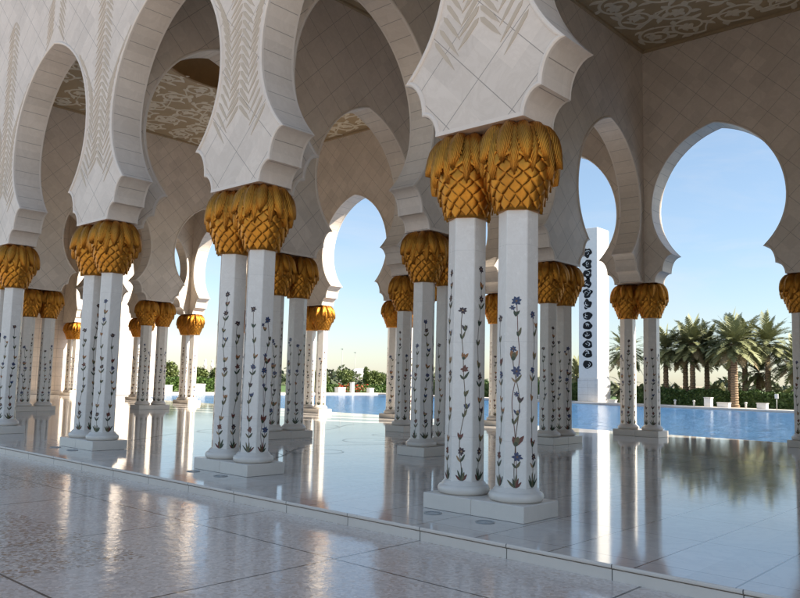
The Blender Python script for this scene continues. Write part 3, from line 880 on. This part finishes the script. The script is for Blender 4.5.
def frond(mb, base, az, el, L, droop, rng, mat):
    n = 12; pts = []; p = Vector(base); d = Vector((cos(az)*cos(el), sin(az)*cos(el), sin(el)))
    for k in range(n+1):
        pts.append(p.copy()); p = p+d*(L/n); d = (d+Vector((0, 0, -droop/n))).normalized()
    side0 = Vector((-sin(az), cos(az), 0))
    for k in range(n):
        a, b = pts[k], pts[k+1]; w = .030*(1-k/n)+.008
        mb.poly([a+side0*w, a-side0*w, b-side0*w*.8, b+side0*w*.8], mat)
    m = 26
    for k in range(m):
        f = .14+.86*k/(m-1); x = f*n; j = min(int(x), n-1); q = pts[j].lerp(pts[j+1], x-j); t = (pts[j+1]-pts[j]).normalized()
        ll = L*.20*(sin(pi*min(1, .18+f*.85))**.7+.12)
        for s in (-1, 1):
            v = (side0*s*.8+t*.75+Vector((0, 0, rng.uniform(-.05, .35)))).normalized()
            e = q+v*ll+Vector((0, 0, -.12*ll)); c = t*.042
            mb.poly([q-c, q+c, q.lerp(e, .6)+c*.9, e, q.lerp(e, .6)-c*.9], mat)
def palm(label, x, y, h, L, seed, nf=64, r=.20, lean=0.0):
    rng = random.Random(seed); root = thing('palm_tree', label, 'palm tree', (x, y, -.05), 0, 'date palms beyond the pool')
    top = Vector((lean, rng.uniform(-.1, .1), h)); mb = MB(); N = int(h/.16)+2; prev = None
    pts, rad = [], []
    for k in range(N):
        f = k/(N-1); pts.append((top.x*f*f, top.y*f, h*f)); rad.append((r*(1.25-.35*f) if f > .06 else r*1.5)*(1.08 if k % 2 else .95)+(.10*max(0, f-.85)/.15))
    mb.tube(pts, rad, 9); mb.build('trunk', M_trunk, root)
    mb = MB()
    for k in range(nf):
        f = k/nf; el = radians(82-118*f**.85)+rng.uniform(-.12, .12)
        frond(mb, top+Vector((0, 0, .1-.25*f)), k*2.39996+rng.uniform(-.2, .2), el, L*rng.uniform(.82, 1.08), rng.uniform(.9, 1.5)*(1 if el > 0 else .6), rng, 1 if f > .8 and rng.random() < (f-.68)*2.0 else 0)
    mb.build('crown', [M_frond, M_dry], root)
palm('date palm with half its crown hidden by the shaded pool-side pair, right of the tower', -22.5, 58, 4.7, 2.5, 1)
palm('date palm whose trunk is leftmost of the three close trunks right of the shaded pair', -21.0, 58.5, 4.7, 2.6, 2)
palm('date palm with the middle trunk of the three close trunks right of the shaded pair', -20.0, 57.6, 5.2, 2.6, 3)
palm('date palm with the right trunk of the three close trunks, drooping brown fronds', -19.5, 59.5, 4.8, 2.7, 4)
palm('date palm with the left trunk of the tall central palm cluster', -17.2, 58.5, 5.2, 2.8, 5)
palm('tallest date palm, its trunk standing in front of the dark hedge', -15.45, 54.2, 4.9, 2.6, 6, 76, .24)
palm('date palm with the right trunk of the tall central palm cluster', -16.2, 59.0, 5.2, 2.8, 7)
palm('date palm standing alone near the right edge pair, full round crown', -14.1, 58.0, 5.1, 2.7, 8, 70)
palm('short young date palm between the central cluster and the right palm', -15.2, 59.2, 2.8, 2.0, 9, 34)
palm('date palm half hidden by the rightmost column pair, drooping grey fronds', -12.2, 58.5, 3.6, 2.6, 10, 58)
palm('tall dark date palm behind the capital at the right edge', -11.6, 62.0, 5.6, 2.8, 11)
palm('date palm immediately right of the calligraphy tower', -26.0, 57.5, 4.5, 2.5, 12)
palm('stubby young palm leaning at the foot of the calligraphy tower', -25.1, 55.2, 1.3, 1.7, 13, 26, .16)
palm('palm peeking out on the left side of the calligraphy tower', -30.9, 57.5, 2.2, 2.2, 14, 36)
def bush(label, x, y, seed):
    rng = random.Random(seed); mb = MB()
    for k in range(22): frond(mb, (0, 0, .1), k*2.4, radians(rng.uniform(20, 80)), rng.uniform(1.3, 2.3), 1.1, rng, 0)
    o = mb.build('palm_bush', [M_frond], None, (x, y, -.05)); tag(o, label, 'palm bush', 'palm bushes behind the hedge')
for i, (x, y, lab) in enumerate(((-22.6, 57.6, 'low palm bush directly right of the shaded pool-side pair'), (-21.8, 59.4, 'low palm bush left of the three close trunks'),
    (-18.6, 58.4, 'low palm bush right of the three close trunks'), (-19.0, 61.5, 'low palm bush farther back between the trunk groups'), (-17.8, 60.8, 'low palm bush just left of the tall cluster'),
    (-13.2, 58.6, 'low palm bush left of the rightmost column pair'), (-24.2, 57.2, 'low palm bush hidden behind the shaded pair'), (-26.9, 58.6, 'low palm bush at the tower foot'))):
    bush(lab, x, y, 40+i)
# far belt of trees that reads as one mass
mb = MB(); rng = random.Random(77)
pts = []
for i in range(9000):
    x = rng.uniform(-150, 40); y = 105+rng.uniform(0, 10) if i % 3 else rng.uniform(40, 110)
    if i % 3 == 0: x = -96-rng.uniform(0, 8)
    h = 1.5+1.2*sin(x*.21+y*.13)+.9*sin(x*.53+1)+.6*sin(y*.47)
    pts.append((x, y, rng.random()**.7*max(.6, h)))
leaves(mb, pts, .6, rng)
kind(mb.build('far_trees', M_wood), 'stuff')

# ------------------------------------------------------------------ small things round the pool
def block(name, label, x, y, sx, sy, h, cat, top=False, group=None):
    root = thing(name, label, cat, (x, y, -.03), 0, group)
    mb = MB(); mb.box(-sx/2, sx/2, -sy/2, sy/2, 0, h-(.06 if top else 0), 0, .015); mb.build('body', M_white, root)
    if top:
        mb = MB(); mb.box(-sx/2-.04, sx/2+.04, -sy/2-.04, sy/2+.04, h-.058, h, 0, .012); mb.build('cap', M_kerb, root)
block('stone_pedestal', 'tallest cream stone pedestal on the far pool edge, below the palms', -16.65, 52.0, .50, .5, .74, 'pedestal', True)
block('stone_bench', 'low stone bench block just right of the tall cream pedestal', -15.5, 52.0, .85, .5, .40, 'bench', True)
block('stone_bench', 'stone bench block right of the tall palm trunk, near the sign post', -12.75, 52.0, .66, .5, .46, 'bench', True)
block('stone_bench', 'low white bench block at the foot of the calligraphy tower', -24.55, 52.0, .60, .5, .30, 'bench', True)
block('white_block', 'white block below the red flowers, left of the sunlit pillar', -51.9, 46.8, .6, .95, .58, 'block', True)
block('white_block', 'small white block by the pool, right of the sunlit pillar', -51.9, 51.2, .5, .6, .55, 'block', True)
block('white_block', 'white block in front of the bright hedge, right of the farthest sunlit pair', -51.9, 30.1, .6, .9, .75, 'block', True)
block('white_block', 'white block at the foot of the far white pillar, left of the farthest sunlit pair', -51.9, 26.9, .6, .9, .62, 'block', True)
block('stone_pillar', 'slim sunlit pillar among the red flowers across the pool', -51.9, 48.5, .34, .34, 1.12, 'pillar', True)
block('stone_pillar', 'tall white pillar left of the farthest sunlit pair, beside a bushy tree', -52.6, 26.9, .42, .42, 1.95, 'pillar', True)
def bollard(label, x, y):
    root = thing('bollard_light', label, 'bollard', (x, y, -.03), 0, 'bollard lights along the far pool edge')
    mb = MB(); mb.lathe([(.07, 0), (.07, .36), (.075, .37)], 12); mb.build('post', M_white, root)
    mb = MB(); mb.lathe([(.10, .371), (.11, .39), (.10, .46), (.04, .49)], 12); mb.build('head', M_kerb, root)
bollard('white bollard light just right of the shaded pool-side pair', -19.17, 51.8)
bollard('white bollard light left of the tall cream pedestal', -17.68, 51.8)
bollard('white bollard light in front of the tall palm trunk', -13.85, 51.8)
bollard('white bollard light showing between the nearest pair and the shaded pair beside it', -31.5, 51.8)
root = thing('sign_post', 'small white sign on a thin post in front of the dark hedge', 'sign', (-11.72, 51.8, -.03))
mb = MB(); mb.tube([(0, 0, 0), (0, 0, .86)], .03, 8); mb.build('post', M_metal, root)
mb = MB(); mb.box(-.12, .12, -.035, .035, .82, 1.14, 0, .01); mb.build('panel', M_white, root)
# far pavilion roof, minarets and masts beyond the trees
root = thing('domed_hall', 'far hall with a shallow pale dome beyond the round trees', 'building', (-302.7, 300, -.35))
mb = MB(); mb.lathe([(6.2, 0), (6.2, 3.8)], 40); mb.build('drum', M_white, root)
mb = MB(); mb.lathe([(6.3, 3.81)]+[(6.3*cos(a), 3.81+3.4*sin(a)) for a in [pi/2*k/10 for k in range(1, 10)]]+[(.05, 7.21)], 40); mb.build('roof_dome', M_white, root)
for lab, x, y, h in (('pale distant minaret left of its twin, above the round trees', -455, 300, 12.5), ('pale distant minaret right of its twin, above the round trees', -446.5, 300, 12.0)):
    root = thing('minaret', lab, 'minaret', (x, y, -.35), 0, 'twin minarets on the horizon')
    mb = MB(); mb.lathe([(1.1, 0), (1.0, h*.6), (1.3, h*.62), (1.3, h*.66), (.7, h*.67), (.65, h*.88)], 14); mb.build('shaft', M_white, root)
    mb = MB(); mb.lathe([(.85, h*.881), (.9, h*.91), (.5, h*.96), (.05, h)], 14); mb.build('cap', M_white, root)
for lab, x, y, h in (('thin lamp mast above the round clipped tree by the pillar', -74, 68, 5.6), ('thin lamp mast just left of the pale dome', -74, 70.6, 5.2)):
    root = thing('lamp_mast', lab, 'lamp mast', (x, y, -.05), 0, 'thin lamp masts')
    mb = MB(); mb.tube([(0, 0, 0), (0, 0, h)], [.05, .03], 6); mb.build('pole', M_metal, root)
    mb = MB(); mb.box(-.25, .25, -.06, .06, h, h+.06); mb.build('lamp_head', M_metal, root)

# ------------------------------------------------------------------ light, sky, camera
TH, EL = radians(24.0), radians(36.0)
sd = Vector((cos(TH)*cos(EL), sin(TH)*cos(EL), sin(EL)))
sun = bpy.data.lights.new('sun', 'SUN'); sun.energy = 5.0; sun.angle = radians(.53); sun.color = (1.0, .91, .77)
so = bpy.data.objects.new('sun', sun); COL.objects.link(so)
so.rotation_euler = (-sd).to_track_quat('-Z', 'Y').to_euler()
W = bpy.data.worlds.new('World'); S.world = W; W.use_nodes = True
nt = W.node_tree; bg = nt.nodes['Background']; sky = nt.nodes.new('ShaderNodeTexSky')
sky.sky_type = 'NISHITA'; sky.sun_disc = False; sky.sun_elevation = EL; sky.sun_rotation = pi/2-TH
sky.air_density = 1.0; sky.dust_density = .35; sky.ozone_density = 1.0
tc = nt.nodes.new('ShaderNodeTexCoord'); sx = nt.nodes.new('ShaderNodeSeparateXYZ'); nt.links.new(tc.outputs['Generated'], sx.inputs[0])
# sky colour multiplied by a tint: horizon light dimmed and cooled, higher sky warmed
rp = nt.nodes.new('ShaderNodeValToRGB'); nt.links.new(sx.outputs[2], rp.inputs[0])
for e, (p, c) in zip(rp.color_ramp.elements, ((0.0, (.60, .63, .715)), (.42, (1.0, .95, .865)))): e.position = p; e.color = (*c, 1)
mx = nt.nodes.new('ShaderNodeMix'); mx.data_type = 'RGBA'; mx.blend_type = 'MULTIPLY'; mx.inputs[0].default_value = 1.0
nt.links.new(sky.outputs[0], mx.inputs[6]); nt.links.new(rp.outputs[0], mx.inputs[7])
# thin streaks of high cloud
mp = nt.nodes.new('ShaderNodeMapping'); mp.inputs['Scale'].default_value = (2.2, 3.0, 9.0); mp.inputs['Rotation'].default_value = (.12, .08, .4)
nz = nt.nodes.new('ShaderNodeTexNoise'); nz.inputs['Scale'].default_value = 1.6; nz.inputs['Detail'].default_value = 7; nz.inputs['Roughness'].default_value = .62; nz.inputs['Distortion'].default_value = .8
nt.links.new(tc.outputs['Generated'], mp.inputs[0]); nt.links.new(mp.outputs[0], nz.inputs['Vector'])
cr = nt.nodes.new('ShaderNodeValToRGB'); nt.links.new(nz.outputs['Fac'], cr.inputs[0])
for e, (p, c) in zip(cr.color_ramp.elements, ((.46, (0, 0, 0)), (.78, (.30, .30, .30)))): e.position = p; e.color = (*c, 1)
cl = nt.nodes.new('ShaderNodeMix'); cl.data_type = 'RGBA'; cl.inputs[7].default_value = (3.6, 3.6, 3.7, 1)
nt.links.new(cr.outputs[0], cl.inputs[0]); nt.links.new(mx.outputs[2], cl.inputs[6])
nt.links.new(cl.outputs[2], bg.inputs[0]); bg.inputs[1].default_value = .09

cam = bpy.data.cameras.new('camera'); co = bpy.data.objects.new('camera', cam); COL.objects.link(co)
yaw, pit, rol = radians(42.2001), radians(5.9151), radians(-1.3695)
fw = Vector((-sin(yaw)*cos(pit), cos(yaw)*cos(pit), sin(pit))); r = Vector((cos(yaw), sin(yaw), 0)); u = r.cross(fw)
X = r*cos(rol)-u*sin(rol); Y = r*sin(rol)+u*cos(rol); Z = -fw
mw = Matrix((X, Y, Z)).transposed().to_4x4(); mw.translation = Vector((5.5028, -7.7464, 1.5601)); co.matrix_world = mw
cam.sensor_width = 36; cam.lens = 36*769.18/800; cam.clip_start = .05; cam.clip_end = 6000
S.camera = co
S.view_settings.view_transform = 'Standard'; S.view_settings.look = 'None'; S.view_settings.exposure = 1.45; S.view_settings.gamma = 1.0
S.view_settings.use_curve_mapping = False
S.render.engine = 'CYCLES'
S.cycles.max_bounces = 10; S.cycles.diffuse_bounces = 4; S.cycles.glossy_bounces = 6
S.cycles.use_denoising = True; S.cycles.sample_clamp_indirect = 8.0
